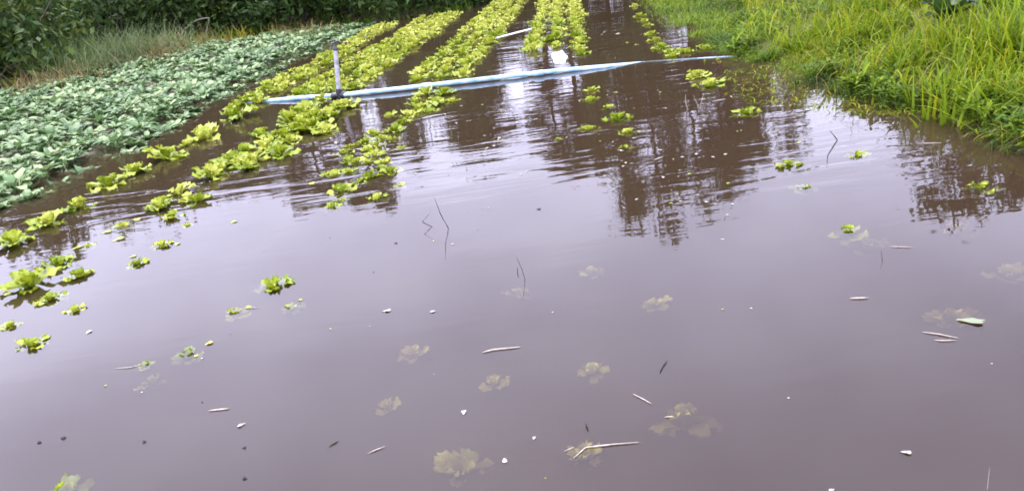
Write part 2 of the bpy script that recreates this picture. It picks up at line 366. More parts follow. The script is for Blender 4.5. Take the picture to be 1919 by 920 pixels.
lone = [(112, 490, 54, .35, 'lettuce with dark underside between the bright water and the crop reflection'), (58, 527, 80, .2, 'largest lone lettuce in open water, with a sprawling side leaf'),
        (150, 512, 44, .4, 'boxy small lettuce in bright water, right of the largest lone one'), (95, 556, 44, .5, 'ragged lettuce with gaps between its leaves, below the largest lone one'),
        (142, 577, 32, .5, 'tiny dark lettuce alone on bright water, right of the ragged one'), (18, 607, 34, .5, 'dark V-shaped lettuce tip at the left edge of the water'),
        (60, 640, 52, .5, 'dark-based ragged lettuce nearest the bottom left, split in two tufts'), (232, 418, 44, .7, 'mostly sunk lettuce at the edge of the dark crop reflection'),
        (165, 458, 26, .8, 'drowned lettuce showing a few leaf tips at the edge of the reflection'), (305, 455, 36, .45, 'small dark lettuce alone, upper of two on bright water left of centre'),
        (260, 490, 36, .45, 'small dark lettuce alone, lower of two on bright water left of centre'), (352, 420, 18, .6, 'tiniest leaf tip where the bright water meets the ripples'),
        (512, 527, 68, .55, 'flat lone yellow-green lettuce far out in the middle of bright water'), (440, 577, 46, .86, 'drowned lettuce showing dark tips, left below the flat lone one'),
        (352, 655, 52, .86, 'drowned lettuce with white-edged tips, lowest of the left group'), (545, 568, 40, .90, 'drowned lettuce with one dark tip, right below the flat lone one'),
        (272, 678, 30, .93, 'drowned lettuce with a single black tip beside a floating straw'), (120, 905, 70, .93, 'drowned lettuce glimmering at the bottom left corner')]
for a, b, c, s, t in lone: lettuce_px(a, b, c, s, t, GI)
frontB = [(303, 383, 50, .3), (322, 403, 38, .45), (337, 357, 48, .35), (370, 371, 46, .4), (395, 326, 58, .2), (435, 300, 56, .2), (460, 285, 54, .2), (465, 310, 46, .3), (500, 275, 60, .15), (525, 285, 54, .2),
          (490, 250, 44, .3), (530, 255, 52, .15), (545, 225, 56, .1), (586, 237, 62, .1), (575, 205, 52, .1), (620, 217, 54, .1), (648, 196, 46, .2), (610, 243, 44, .3), (600, 190, 44, .1), (555, 243, 48, .2), (415, 314, 46, .25), (480, 296, 48, .2), (512, 258, 46, .2), (560, 212, 48, .1), (632, 202, 44, .15), (570, 228, 50, .15), (545, 262, 42, .3), (590, 220, 48, .15), (450, 305, 42, .3)]
tB = ['lowest pair, left one', 'last and smallest on bright water', 'above the lowest pair', 'right of the lowest pair', 'at the left tip of the dense strip', 'second from the left tip of the dense strip', 'third from the left tip of the dense strip',
      'low on the strip near its left tip']+[None]*21
for (a, b, c, s), t in zip(frontB, tB): lettuce_px(a, b, c*1.07, s*.8, 'light green lettuce below the riser, '+t if t else 'light green lettuce in the dense strip between pipe and open water', GB)
frontC = [(640, 352, 54, .45), (655, 297, 40, .5), (648, 282, 38, .5), (685, 262, 34, .5), (703, 270, 40, .4), (703, 287, 40, .4), (692, 328, 46, .45), (730, 318, 40, .4), (705, 367, 44, .6), (624, 383, 34, .6), (627, 322, 46, .65),
          (700, 246, 36, .5), (740, 240, 44, .4), (752, 273, 34, .8), (730, 213, 34, .7), (790, 200, 52, .35), (768, 212, 42, .4), (817, 190, 46, .3), (800, 172, 46, .2), (832, 172, 42, .2), (848, 186, 32, .6), (720, 300, 34, .6), (668, 340, 40, .7), (745, 345, 30, .8), (690, 300, 30, .6), (780, 190, 40, .3), (755, 226, 38, .45), (716, 256, 34, .5), (692, 278, 32, .5), (668, 300, 34, .5), (655, 318, 34, .6), (712, 312, 32, .6), (640, 372, 32, .7), (735, 258, 30, .6), (805, 205, 36, .6), (660, 270, 26, .7)]
for a, b, c, s in frontC:
    lettuce_px(a, b, c, s, 'small lettuce just clearing the pipe, at the foot of the middle bed' if b < 215 else 'half-sunk yellow-green lettuce among ripples in the thinning middle bed', GC)
frontD = [(1110, 167, 30, .4, 'small lettuce touching the front of the pipe'), (1108, 183, 40, .6, 'flat pale lettuce second below the pipe'), (1140, 197, 36, .7, 'thin leaf-tip lettuce third below the pipe'),
          (1156, 217, 54, .5, 'brightest and widest lettuce of the right flooded row'), (1100, 236, 44, .75, 'low lettuce left of the widest one in the right flooded row'), (1176, 243, 42, .6, 'lettuce right below the widest one in the right flooded row'),
          (1172, 271, 34, .85, 'last drowned lettuce of the right flooded row'), (1047, 258, 20, .8, 'single leaf tip in the tree reflection left of the flooded row'), (1305, 138, 48, .4, 'lettuce under the right end of the pipe'),
          (1332, 154, 54, .5, 'wide lettuce leaning right, below the right end of the pipe'), (1400, 206, 52, .55, 'lone bright lettuce by the flooded grass'), (1487, 302, 60, .7, 'flat yellow lettuce in front of the flooded grass'),
          (1505, 345, 46, .86, 'drowned pale lettuce below the flat yellow one'), (1612, 286, 44, .75, 'yellow leaf tips under the grass bank'), (1590, 424, 60, .86, 'drowned lettuce with two black tips on open water, right side'),
          (1840, 342, 60, .8, 'drowned lettuce in the dark reflection of the grass bank')]
for a, b, c, s, t in frontD: lettuce_px(a, b, c, s, t, GD)
sunk = [(1285, 800, 120, 'largest sunken lettuce, glowing yellow under the water'), (862, 893, 105, 'pale sunken lettuce at the bottom edge'), (1785, 612, 100, 'sunken lettuce under floating straws on the right'), (1890, 530, 70, 'sunken yellow lettuce at the right edge'),
        (1632, 475, 85, 'sunken lettuce with a dark twig, below the two-tipped one'), (1800, 440, 90, 'pale bluish sunken lettuce near the bank reflection'), (975, 567, 65, 'faint sunken lettuce right of centre'), (1110, 528, 55, 'faint sunken lettuce below the tree reflection'),
        (780, 680, 65, 'faint sunken lettuce above the brown streak'), (932, 738, 70, 'yellowish sunken lettuce near a white floating bit'), (1112, 715, 65, 'dim sunken lettuce left of two straws'), (285, 738, 60, 'faint whitish sunken lettuce on the left'),
        (1100, 872, 90, 'dim sunken lettuce below the long bent stalk'), (735, 780, 70, 'long dim sunken lettuce in the brown streak'), (1230, 590, 50, 'barely visible sunken lettuce right of centre')]
for a, b, c, t in sunk:
    p = gp(a, b, -0.1); d = math.hypot(math.hypot(p[0], p[1]), H); s = c/F*d/0.215
    lettuce(p[0], p[1], -0.088*s-0.012, s, t, GS, sunken=True)

# dense beds behind the pipe
far = []
def bed(cx, k, offs, y0, y1, step, label, group, keep=1.0, sc=(1.1, 1.5), z=-0.05):
    y = y0
    while y < y1:
        for o in offs:
            if lr.random() < keep:
                yy = y+lr.uniform(-.08, .08); xx = cx+k*(yy-14)+o+lr.gauss(0, .035)
                far.append((xx, yy, z+lr.uniform(-.015, .02), lr.uniform(*sc), label, group))
        y += step
bed(-2.78, .10, (-.2, .1), 10.6, 20.2, .34, 'yellow-green lettuce in the narrow bed along the grey-green crop behind the pipe', 'lettuces in the narrow bed by the grey crop', .8)
bed(-1.55, .13, (-.58, -.31, -.05, .2), 10.75, 20.5, .34, 'yellow-green lettuce in the wide bed behind the riser', 'lettuces in the wide bed behind the riser', .93)
bed(-0.2, .13, (-.34, 0, .34), 10.6, 23.0, .36, 'yellow-green lettuce in the bed behind the middle of the pipe', 'lettuces in the bed behind the middle of the pipe', .95)
bed(1.27, .11, (-.36, -.02, .32), 12.0, 23.5, .36, 'yellow-green lettuce in the bed behind the white scrap by the pipe', 'lettuces in the bed behind the white scrap', .9)
bed(1.27, .11, (.30,), 10.1, 11.9, .3, 'bright lettuce in the single line running down to the pipe', 'lettuces in the line running down to the pipe', 1.0, (.9, 1.2), -.055)
for p in [(1215, 48), (1222, 64), (1240, 90), (1258, 100), (1262, 105), (1200, 30), (1190, 12), (1285, 98), (1322, 92), (1208, 40), (1230, 76)]:
    q = gp(*p); far.append((q[0], q[1], -.045, lr.uniform(.8, 1.15), 'yellow-green lettuce in the weedy row beside the right bank', 'lettuces in the weedy row by the bank'))
# behind the pipe's left part, in front of bed rows
for p in [(505, 168), (540, 150), (600, 160), (575, 178), (660, 165), (690, 150)]:
    q = gp(*p); far.append((q[0], q[1], -.04, lr.uniform(.9, 1.1), 'yellow-green lettuce close behind the left end of the pipe', 'lettuces close behind the left end of the pipe'))
ws = gp(1048, 119); far = [q for q in far if not (abs(q[0]-ws[0]) < .3 and -.75 < q[1]-ws[1] < .45)]
far.sort(key=lambda q: q[1])
NEAR_COUNT = len([o for o in bpy.data.objects if o.name.startswith('lettuce') and 'label' in o])
limit = 298-NEAR_COUNT
for q in far[:limit]: lettuce(*q, near=False)
rest = far[limit:]
if rest:                                       # beyond the three hundred nearest
    mbv, mbf, mbt, n = [], [], [], 0
    src = []
    for me in LET_FAR:
        v = np.empty(len(me.vertices)*3, np.float32); me.vertices.foreach_get('co', v); f = np.empty(len(me.loops), np.int32); me.loops.foreach_get('vertex_index', f)
        t = np.empty(len(me.vertices), np.float32); me.attributes['tint'].data.foreach_get('value', t)
        src.append((v.reshape(-1, 3), f.reshape(-1, 4), t))
    for (x, y, z, s, *_r) in rest:
        v, f, t = src[lr.randrange(9)]; th = lr.uniform(0, 6.28); c, sn = math.cos(th), math.sin(th)
        vv = np.stack([v[:, 0]*c-v[:, 1]*sn, v[:, 0]*sn+v[:, 1]*c, v[:, 2]], -1)*s+np.array([x, y, z])
        mbv.append(vv); mbf.append(f+n); mbt.append(t+lr.uniform(-.12, .12)); n += len(v)
    tag(link('distant_lettuces', mesh('distant_lettuces', np.concatenate(mbv), np.concatenate(mbf), LETT, np.concatenate(mbt))), 'far ends of the lettuce beds running out of view', 'lettuces', None, 'stuff')

# ------------------------------------------------------------------ grey-green leafy crop on the left
CAB = []
for s in range(6):
    r = np.random.default_rng(300+s); m_ = MB(); ph = r.uniform(0, 6.28)
    for i in range(24):
        inner = i/24
        leaf(m_, ph+i*2.4+r.normal(0, .2), math.radians(r.uniform(35, 60)+25*inner), math.radians(r.uniform(-45, -5)+25*inner), r.uniform(.21, .31)*(1-.25*inner), r.uniform(.036, .062)*(1-.2*inner), r, .008, r.uniform(.25, .88), petiole=.42, nu=11, nv=7, cup=.12)
    CAB.append(m_.build('leafy_crop', CABB))
cr_ = random.Random(11); cnt = 0; pts = []
BK = np.array([(5.0, -6.2), (8, -6.6), (10.5, -7.4), (13, -8.3), (15.5, -8.2), (18, -6.9), (20, -5.2), (21, -3.6)])
y = 5.7
while y < 20.7:
    x1 = float(cabx(y))-.02; x0 = float(np.interp(y, BK[:, 0], BK[:, 1])); st = .355+.006*(y-5)
    x = x1
    k = 0
    while x > x0:
        pts.append((x+cr_.gauss(0, .05), y+cr_.gauss(0, .05), 'front' if k == 0 else ('back' if x-st <= x0 else 'mid'))); x -= st; k += 1
    y += st*.95
far_pts = pts[300:]; pts = pts[:300]
LB = {'front': 'grey-green leafy plant in the front row of the crop, over the water', 'mid': 'grey-green leafy plant deep inside the dense crop on the left', 'back': 'grey-green leafy plant on the back edge of the crop, against the weeds'}
for x, y, w_ in pts:
    o = link('leafy_crop_plant', CAB[cr_.randrange(6)], None, (x, y, float(gz(x, y))-.01), (cr_.gauss(0, .1), cr_.gauss(0, .1), cr_.uniform(0, 6.28)), cr_.uniform(.85, 1.2)*(1.0 if w_ != 'front' else .85))
    tag(o, LB[w_], 'crop plant', {'front': 'front row of the grey-green crop', 'mid': 'grey-green crop plants inside the patch', 'back': 'back edge of the grey-green crop'}[w_])

def merge(srcs, places, name, mat):
    mv, mf, mt, n = [], [], [], 0
    for (x, y, z, s_) in places:
        me = srcs[cr_.randrange(len(srcs))]
        v = np.empty(len(me.vertices)*3, np.float32); me.vertices.foreach_get('co', v); v = v.reshape(-1, 3); f = np.empty(len(me.loops), np.int32); me.loops.foreach_get('vertex_index', f)
        t = np.empty(len(me.vertices), np.float32); me.attributes['tint'].data.foreach_get('value', t)
        th = cr_.uniform(0, 6.28); c, sn = math.cos(th), math.sin(th)
        mv.append(np.stack([v[:, 0]*c-v[:, 1]*sn, v[:, 0]*sn+v[:, 1]*c, v[:, 2]], -1)*s_+np.array([x, y, z])); mf.append(f.reshape(-1, 4)+n); mt.append(t+cr_.uniform(-.12, .12)); n += len(v)
    return mesh(name, np.concatenate(mv), np.concatenate(mf), mat, np.concatenate(mt))
if far_pts:
    tag(link('distant_crop', merge(CAB, [(x, y, float(gz(x, y))-.01, cr_.uniform(.9, 1.2)) for x, y, _ in far_pts], 'distant_crop', CABB)), 'far end of the grey-green crop, massed into one band', 'crop', None, 'stuff')

# ------------------------------------------------------------------ grass and weeds
def grass(name, P, Ln, W, tint, label, seed=0, lean=(0.3, 1.1), mat=GRASS, bias=None):
    r = np.random.default_rng(seed); n = len(P); ns = 5
    az = r.uniform(0, 6.28, n)
    if bias is not None:
        az = np.where(r.random(n) < .45, bias+r.normal(0, .8, n), az)
    e0 = np.radians(r.uniform(32, 92, n)); bend = r.uniform(*lean, n)*1.5
    V_ = np.zeros((n, ns, 2, 3)); pos = P.copy()
    side = np.stack([-np.sin(az), np.cos(az), np.zeros(n)], -1)
    tw = r.normal(0, .5, n)
    for i in range(ns):
        u = i/(ns-1); wid = W*(1-u**1.6)*.5+.0006
        sd_ = side*np.cos(tw*u)[:, None]
        V_[:, i, 0] = pos-sd_*wid[:, None]; V_[:, i, 1] = pos+sd_*wid[:, None]
        e = e0-bend*(u+.12)**1.4; st_ = Ln/(ns-1)
        pos = pos+np.stack([np.cos(az)*np.cos(e), np.sin(az)*np.cos(e), np.sin(e)], -1)*st_[:, None]
    base = (np.arange(n)*ns*2)[:, None]
    q = np.array([[2*i, 2*i+1, 2*i+3, 2*i+2] for i in range(ns-1)])
    Fq = (base[:, :, None]+q[None]).reshape(-1, 4)
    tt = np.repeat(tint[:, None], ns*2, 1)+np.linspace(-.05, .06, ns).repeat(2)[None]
    return tag(link(name, mesh(name, V_.reshape(-1, 3), Fq, mat, tt.ravel())), label, 'grass', None, 'stuff')
gr = np.random.default_rng(21)
# right bank, thick sward hanging out over the water
n = 42000
y = 3.0+17*gr.random(n)**1.5; x = shore(y)+gr.exponential(1.5, n)-.12-.12*gr.random(n)
k = (x < 9)&(wob(x, y, 8, 2.0) > -1.15); x, y = x[k], y[k]
d = x-shore(y)
pat = wob(x, y, 31, 1.1); pat2 = wob(x, y, 32, 3.0)
tint = np.clip(.39+.18*pat+.12*pat2+gr.normal(0, .10, len(x)), .06, .95); oc = gp(1640, 60, .2); oc2 = gp(1830, 110, .2)
tint = tint+.30*np.exp(-((x-oc[0])**2+(y-oc[1])**2)/1.2)+.16*np.exp(-((x-oc2[0])**2+(y-oc2[1])**2)/.4)-.14*np.exp(-np.clip(d, 0, 9)/.35); tint = np.clip(tint, .05, .95); dead = gr.random(len(x)) < .10+.2*(pat > .45); tint[dead] = gr.uniform(.7, .92, dead.sum())
Ln = gr.uniform(.07, .24, len(x))*(.75+.55*np.clip(d, 0, 1.5))*np.clip(1+.75*wob(x, y, 33, 3.2), .25, 1.8)
P = np.stack([x, y, gz(x, y)-.01], -1)
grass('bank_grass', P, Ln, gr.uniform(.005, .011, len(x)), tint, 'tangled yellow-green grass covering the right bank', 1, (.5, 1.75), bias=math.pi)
# long sprawling runners tangled over the sward
n = 2200; y = 3.2+13*gr.random(n)**1.5; x = shore(y)+gr.exponential(1.1, n)+.05
grass('sprawling_grass', np.stack([x, y, gz(x, y)+gr.uniform(0, .16, n)], -1), gr.uniform(.2, .6, n), gr.uniform(.005, .012, n), np.clip(gr.normal(.58, .15, n), .3, .93), 'long pale runners sprawling over the bank grass', 7, (.9, 2.1), bias=math.pi)
# small-leaved weeds in clumps along the wet edge and through the sward
WD = []
for s_ in range(4):
    r = np.random.default_rng(700+s_); m_ = MB()
    for i in range(12): leaf(m_, i*2.4+r.normal(0, .3), math.radians(r.uniform(15, 75)), math.radians(r.uniform(-50, 20)), r.uniform(.06, .14), r.uniform(.007, .016), r, .003, r.uniform(.15, .42), petiole=.3, nu=7, nv=5, rise=r.uniform(0, .1))
    WD.append(m_.build('weed', GRASS))
n = 1500; y = 3.6+13*gr.random(n)**1.3; x = shore(y)+gr.exponential(.45, n)-.1; k = wob(x, y, 71, 1.9) > .05; x, y = x[k], y[k]
tag(link('bank_weeds', merge(WD, [(a, b, float(gz(a, b)), gr.uniform(.7, 1.5)) for a, b in zip(x, y)], 'bank_weeds', GRASS)), 'deep green leafy weeds clumped along the wet edge of the bank', 'weeds', None, 'stuff')
# taller clumps
cl = [(1880, 40, 1.0), (1820, 20, .9), (1740, 30, .8), (1620, 40, .6), (1850, 170, .55), (1690, 110, .5), (1900, 120, .8), (1560, 60, .5), (1800, 150, .5), (1950, 60, 1.0), (1500, 60, .45), (1640, 70, .5), (1780, 95, .55)]
PP, LL, WW, TT = [], [], [], []
for (a, b, h_) in cl:
    q = gp(a, b+20, .1); m_ = 240
    xx = q[0]+gr.normal(0, .17, m_); yy = q[1]+gr.normal(0, .17, m_); PP.append(np.stack([xx, yy, gz(xx, yy)], -1)); LL.append(gr.uniform(.5, 1, m_)*h_*.8); WW.append(gr.uniform(.012, .028, m_)); TT.append(np.clip(.47+gr.normal(0, .09, m_), .2, .8))
grass('tall_bank_grass', np.concatenate(PP), np.concatenate(LL), np.concatenate(WW), np.concatenate(TT), 'tall bright green grass clumps standing out of the right bank', 2, (.15, .75))
# low weeds between the last bed and the bank
n = 15000; y = 8.6+14*gr.random(n)**1.3; x = shore(y)-gr.random(n)*(shore(y)-weedx(y)+.1); k = wob(x, y, 41, 2.6) > -.55; x, y = x[k], y[k]
tint = np.clip(.36+.14*wob(x, y, 42, 2)+gr.normal(0, .08, len(x)), .05, .7)
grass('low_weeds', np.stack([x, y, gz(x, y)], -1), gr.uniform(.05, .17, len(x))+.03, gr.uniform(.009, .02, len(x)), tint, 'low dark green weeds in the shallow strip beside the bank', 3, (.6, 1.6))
# drowned grass in the shallows
n = 5200; y = gr.uniform(5.6, 9.8, n); x = shore(y)-.02-gr.random(n)*(.85)*np.clip((y-5.2)/1.5, .3, 1); k = wob(x, y, 44, 3) > -.3; x, y = x[k], y[k]
grass('drowned_grass', np.stack([x, y, np.full(len(x), -.05)], -1), gr.uniform(.06, .16, len(x)), gr.uniform(.005, .011, len(x)), np.clip(gr.normal(.58, .12, len(x)), .3, .88), 'drowned olive grass showing in the shallows by the bank', 4, (1.4, 2.1))
# weedy ground on the left behind the crop and at the end of the beds
n = 26000; x = gr.uniform(-15, -.2, n); y = gr.uniform(9.5, 27, n)
bx = np.interp(y, BK[:, 0], BK[:, 1]); inside = (x > bx-.1)&(y < 20.8); k = ~inside&(x < bx+20)&((wob(x, y, 51, 1.0) > -.5)|(y > 19.5)); x, y = x[k], y[k]
brown = (wob(x, y, 52, .7) > .25)&(x < -5)
tint = np.where(brown, gr.normal(.80, .1, len(x)), gr.normal(.36, .10, len(x)))
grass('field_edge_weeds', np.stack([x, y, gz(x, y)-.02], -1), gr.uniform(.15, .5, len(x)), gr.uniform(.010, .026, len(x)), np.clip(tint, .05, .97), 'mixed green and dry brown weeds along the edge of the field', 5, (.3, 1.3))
# pale tall feathery grass stand, left
PP = []; 
for (a, b, sx_, m_) in [(170, 118, .55, 700), (230, 108, .6, 800), (285, 95, .6, 700), (140, 135, .4, 400)]:
    q = gp(a, b+8, .1); xx = q[0]*.93+gr.normal(0, sx_, m_); yy = q[1]*.93+gr.normal(0, .5, m_); PP.append(np.stack([xx, yy, gz(xx, yy)], -1))
PP = np.concatenate(PP)
grass('feathery_grass', PP, gr.uniform(.4, 1.1, len(PP)), gr.uniform(.007, .016, len(PP)), np.clip(gr.normal(.5, .16, len(PP)), .15, .6), 'stand of tall pale green feathery grass behind the grey crop', 6, (.35, 1.2), FEATHER)

PP = []
for (a, b, m_) in [(300, 84, 500), (325, 76, 400), (275, 98, 400), (60, 152, 180), (120, 140, 150), (560, 42, 150)]:
    q = gp(a, b+10, .1); xx = q[0]*.9+gr.normal(0, .45, m_); yy = q[1]*.9+gr.normal(0, .4, m_); PP.append(np.stack([xx, yy, gz(xx, yy)], -1))
PP = np.concatenate(PP)
grass('dry_weeds', PP, gr.uniform(.25, .7, len(PP)), gr.uniform(.008, .022, len(PP)), np.clip(gr.normal(.97, .07, len(PP)), .8, 1), 'dry brown weeds between the grey crop and the dark shrubs', 9, (.5, 1.6))

# broad-leaved plants on the right bank
def broad_plant(px, py, h_, nl, label, t0=.15, seed=1):
    r = np.random.default_rng(seed); m_ = MB()
    for i in range(nl):
        leaf(m_, r.uniform(0, 6.28), math.radians(r.uniform(68, 89)), math.radians(r.uniform(-60, 40)), h_*r.uniform(.6, 1.15), h_*.16, r, .012, t0+r.uniform(0, .2), petiole=.22, nu=12, nv=7, cup=.15)
    q = gp(px, py, .25)
    return tag(link('broad_leaved_plant', m_.build('broad_leaved_plant', TARO), None, (q[0], q[1], float(gz(q[0], q[1])))), label, 'plant')
broad_plant(1768, 66, .5, 13, 'dark broad-leaved plant standing in the tall grass of the bank', .0, 5)
broad_plant(1922, 85, .35, 7, 'pale broad-leaved weed at the right edge of the bank', .8, 6)

# ------------------------------------------------------------------ irrigation line with its riser
root = link('irrigation_line', None, None, tuple(gp(636, 182)))
tag(root, 'pale blue irrigation pipe lying across the flooded beds with an upright grey riser', 'irrigation pipe')
def rel(p): return np.asarray(p, float)-np.array(root.location)
ctr = [gp(a, b, z) for a, b, z in [(430, 200, -.035), (500, 190, .005), (560, 184, .025), (636, 179, .03), (760, 165.5, .034), (900, 149.5, .034), (1050, 132.5, .03), (1140, 125, .006), (1215, 119, -.034), (1330, 112, -.025), (1410, 107.5, -.03)]]
dens = []
for i in range(len(ctr)-1):
    for t in np.linspace(0, 1, 6, endpoint=False): dens.append(ctr[i]*(1-t)+ctr[i+1]*t)
dens.append(ctr[-1])
m_ = MB(); tube(m_, [rel(p) for p in dens], .028, .5, 14); link('pipe', m_.build('pipe', PIPE), root)
for a, b in ((1010, 135.8), (800, 159.3)):
    c = gp(a, b+1.5, .033); dd = np.array([1, -.1, 0]); dd /= np.linalg.norm(dd)
    m_ = MB(); tube(m_, [rel(c-dd*.06), rel(c-dd*.055), rel(c+dd*.055), rel(c+dd*.06)], [.030, .034, .034, .030], .5, 14); link('coupling', m_.build('coupling', PIPE), root)
base = gp(636, 179, .03); top = at_y(628.5, 90, base[1]-.02)
m_ = MB(); tube(m_, [rel(base-np.array([.10, 0, 0])), rel(base-np.array([.095, 0, 0])), rel(base+np.array([.095, 0, 0])), rel(base+np.array([.1, 0, 0]))], [.031, .042, .042, .031], .5, 14)
tube(m_, [rel(base-np.array([0, 0, .12])), rel(base), rel(base+(top-base)*.14)], [.04, .045, .038], .5, 12); link('tee_joint', m_.build('tee_joint', BLACK), root)
pl = MB(); tube(pl, [rel(base+(top-base)*t) for t in np.linspace(.1, 1, 8)], .027, .5, 12); po = link('riser', pl.build('riser', POLE), root)
hd = MB(); ax = (top-base)/np.linalg.norm(top-base)
tube(hd, [rel(top-ax*.03), rel(top), rel(top+ax*.01), rel(top+ax*.03), rel(top+ax*.055)], [.033, .034, .022, .022, .015], .5, 12)
tube(hd, [rel(top+ax*.055+np.array([-.045, 0, .0])), rel(top+ax*.062), rel(top+ax*.07+np.array([.05, 0, .008]))], [.010, .014, .009], .5, 8)
tube(hd, [rel(top+ax*.055), rel(top+ax*.10)], [.012, .008], .5, 8)
link('sprinkler_head', hd.build('sprinkler_head', BLACK), po)
m_ = MB(); a, b = gp(925, 73, .0), gp(1022, 48, .0)
tube(m_, [a*(1-t)+b*t for t in np.linspace(0, 1, 9)], .013, .5, 10)
tag(link('thin_pipe', m_.build('thin_pipe', WHITE)), 'thin whitish pipe crossing the furrow between two far lettuce beds', 'irrigation pipe')

# ------------------------------------------------------------------ floating and standing bits
def stalk(name, mat, pix, rad, label, cat='straw', zs=None, group=None):
    """a stem lying on (or standing in) the water through surveyed points"""
    P_ = [gp(a, b, 0.003 if zs is None else zs[i]) for i, (a, b) in enumerate(pix)]
    Q = [P_[0]]
    for i in range(len(P_)-1):
        for t in np.linspace(0, 1, 5)[1:]: Q.append(P_[i]*(1-t)+P_[i+1]*t)
    Q = np.array(Q); o = Q[0].copy(); Q = Q-o
    rr = rad*.62*(.25+.75*np.sin(np.linspace(.15, 2.95, len(Q))))
    m_ = MB(); tube(m_, list(Q), list(rr), .5, 6)
    return tag(link(name, m_.build(name, mat), None, tuple(o)), label, cat, group)
def twig_up(px, py, pts_, rad, mat, label, cat='twig'):
    """a twig standing out of the water; offsets in metres from its foot"""
    m_ = MB()
    for br in pts_: tube(m_, [np.array(q, float) for q in br], [rad*.6]*(len(br)-1)+[rad*.25], .5, 6)
    return tag(link('standing_twig', m_.build('standing_twig', mat), None, tuple(gp(px, py))), label, cat)
stalk('floating_stalk', STRAW, [(1075, 858), (1098, 838), (1150, 832), (1198, 828)], .0045, 'long bent pale stalk, the longest floating in the foreground', 'stalk')
stalk('floating_straw', STRAW, [(1058, 845), (1076, 837)], .003, 'short straw beside the bend of the long stalk')
stalk('floating_straw', STRAW, [(690, 849), (706, 842), (722, 836)], .0035, 'slanting pale straw near the bottom, left of the long stalk')
stalk('floating_straw', STRAW, [(1187, 738), (1205, 747), (1221, 756)], .0035, 'pale straw pointing down right, above the largest sunken lettuce')
stalk('floating_straw', STRAW, [(1246, 781), (1262, 780)], .0035, 'tiny white straw just above the largest sunken lettuce')
stalk('floating_straw', STRAW, [(905, 660), (925, 655), (975, 650)], .007, 'broad white straw blade in the middle of the open water')
stalk('floating_straw', STRAW, [(392, 769), (412, 767), (430, 765)], .006, 'white feather-like straw on the lower left water')
stalk('floating_straw', STRAW, [(1594, 559), (1627, 558)], .007, 'stubby pale straw on the open water at the right')
stalk('floating_straw', STRAW, [(1668, 462), (1709, 463)], .0035, 'thin straight straw right of the sunken lettuce with a twig')
stalk('floating_straw', STRAW, [(1730, 622), (1760, 626), (1795, 633)], .004, 'upper of two straws over the sunken lettuce at the right')
stalk('floating_straw', STRAW, [(1752, 637), (1772, 638), (1792, 637)], .004, 'lower of two straws over the sunken lettuce at the right')
stalk('floating_straw', STRAW, [(218, 690), (245, 688), (268, 682)], .003, 'thin straw ending at a black leaf tip, lower left')
stalk('floating_straw', STRAW, [(1225, 300), (1243, 294)], .007, 'cream straw in the brown tree reflection')
stalk('floating_straw', STRAW, [(1335, 190), (1360, 186)], .008, 'pale straw beside the white stalks under the pipe end')
stalk('floating_straw', STRAW, [(1718, 269), (1765, 268)], .006, 'pale straw under the overhanging grass of the bank')
stalk('floating_straw', STRAW, [(462, 577), (486, 576)], .003, 'hair-thin straw beside the drowned lettuce left of centre')
stalk('floating_twig', DARKTWIG, [(1237, 698), (1243, 686), (1251, 675)], .0035, 'dark short twig lying on bare water right of centre', 'twig')
stalk('floating_twig', DARKTWIG, [(616, 836), (628, 830), (634, 826)], .0035, 'dark forked speck of twig on the lower left water', 'twig')
stalk('floating_twig', DARKTWIG, [(1098, 794), (1103, 806)], .006, 'black stubby twig above the long bent stalk', 'twig')
stalk('floating_twig', DARKTWIG, [(1556, 245), (1570, 262), (1552, 290), (1550, 312)], .004, 'curved weed stem trailing on the water below the bank', 'twig')
twig_up(985, 522, [[(0, 0, -.02), (-.01, .0, .05), (-.03, .01, .12)]], .0025, DARKTWIG, 'thin leaning twig standing out of the middle of the water')
twig_up(970, 512, [[(0, 0, -.02), (.004, 0, .03)]], .004, DARKTWIG, 'black stub of a twig left of the thin leaning one')
twig_up(843, 428, [[(0, 0, -.02), (-.04, .0, .10), (-.06, .01, .20)]], .0035, DARKTWIG, 'taller twig standing above the tree-top reflections')
twig_up(818, 424, [[(0, 0, -.02), (-.08, 0, .04), (-.03, 0, .085)]], .004, DARKTWIG, 'twig bent like an arrow tip left of the taller one')
twig_up(1851, 915, [[(0, 0, -.02), (0, 0, .07)]], .002, STRAW, 'upright pale stem in the lower right corner')
twig_up(1655, 488, [[(0, 0, -.02), (-.01, 0, .05)]], .003, DARKTWIG, 'small dark twig stuck in a sunken lettuce')
twig_up(1290, 205, [[(0, 0, -.02), (-.02, 0, .07), (-.015, 0, .13)]], .006, STRAW, 'left of two pale stalks standing below the pipe end')
twig_up(1312, 203, [[(0, 0, -.02), (-.05, 0, .12)], [(0, 0, 0), (.04, 0, .13)]], .006, STRAW, 'right of two pale stalks, forked like a V, below the pipe end')
def scrap_mesh(seed, mat, L_=.02):
    r = np.random.default_rng(seed); m_ = MB(); leaf(m_, 0, .25, -.35, L_, L_*r.uniform(.25, .5), r, L_*.08, .7, nu=6, nv=5); return m_.build('floating_scrap', mat)
SC = [scrap_mesh(i, STRAW if i % 2 else PALEBIT) for i in range(4)]+[scrap_mesh(10, DARKTWIG), scrap_mesh(12, PALELEAF)]
def scrap(px, py, wpx, k, label, group=None, name='floating_scrap'):
    p = gp(px, py); d = math.hypot(math.hypot(p[0], p[1]), H)
    if k == 4: wpx *= .6
    return tag(link(name, SC[k], None, (p[0], p[1], .002), (0, 0, lr.uniform(0, 6.28)), (wpx/F*d/.02,)*2+(wpx/F*d/.02*(.3 if k in (4, 5) else .55),)), label, 'floating scrap', group)
scrap(869, 780, 14, 0, 'round white scrap, brightest bit on the lower middle water')
scrap(1682, 846, 16, 2, 'white pointed scrap alone on the lower right water')
scrap(160, 628, 12, 0, 'white scrap right of the lowest lettuce on the left')
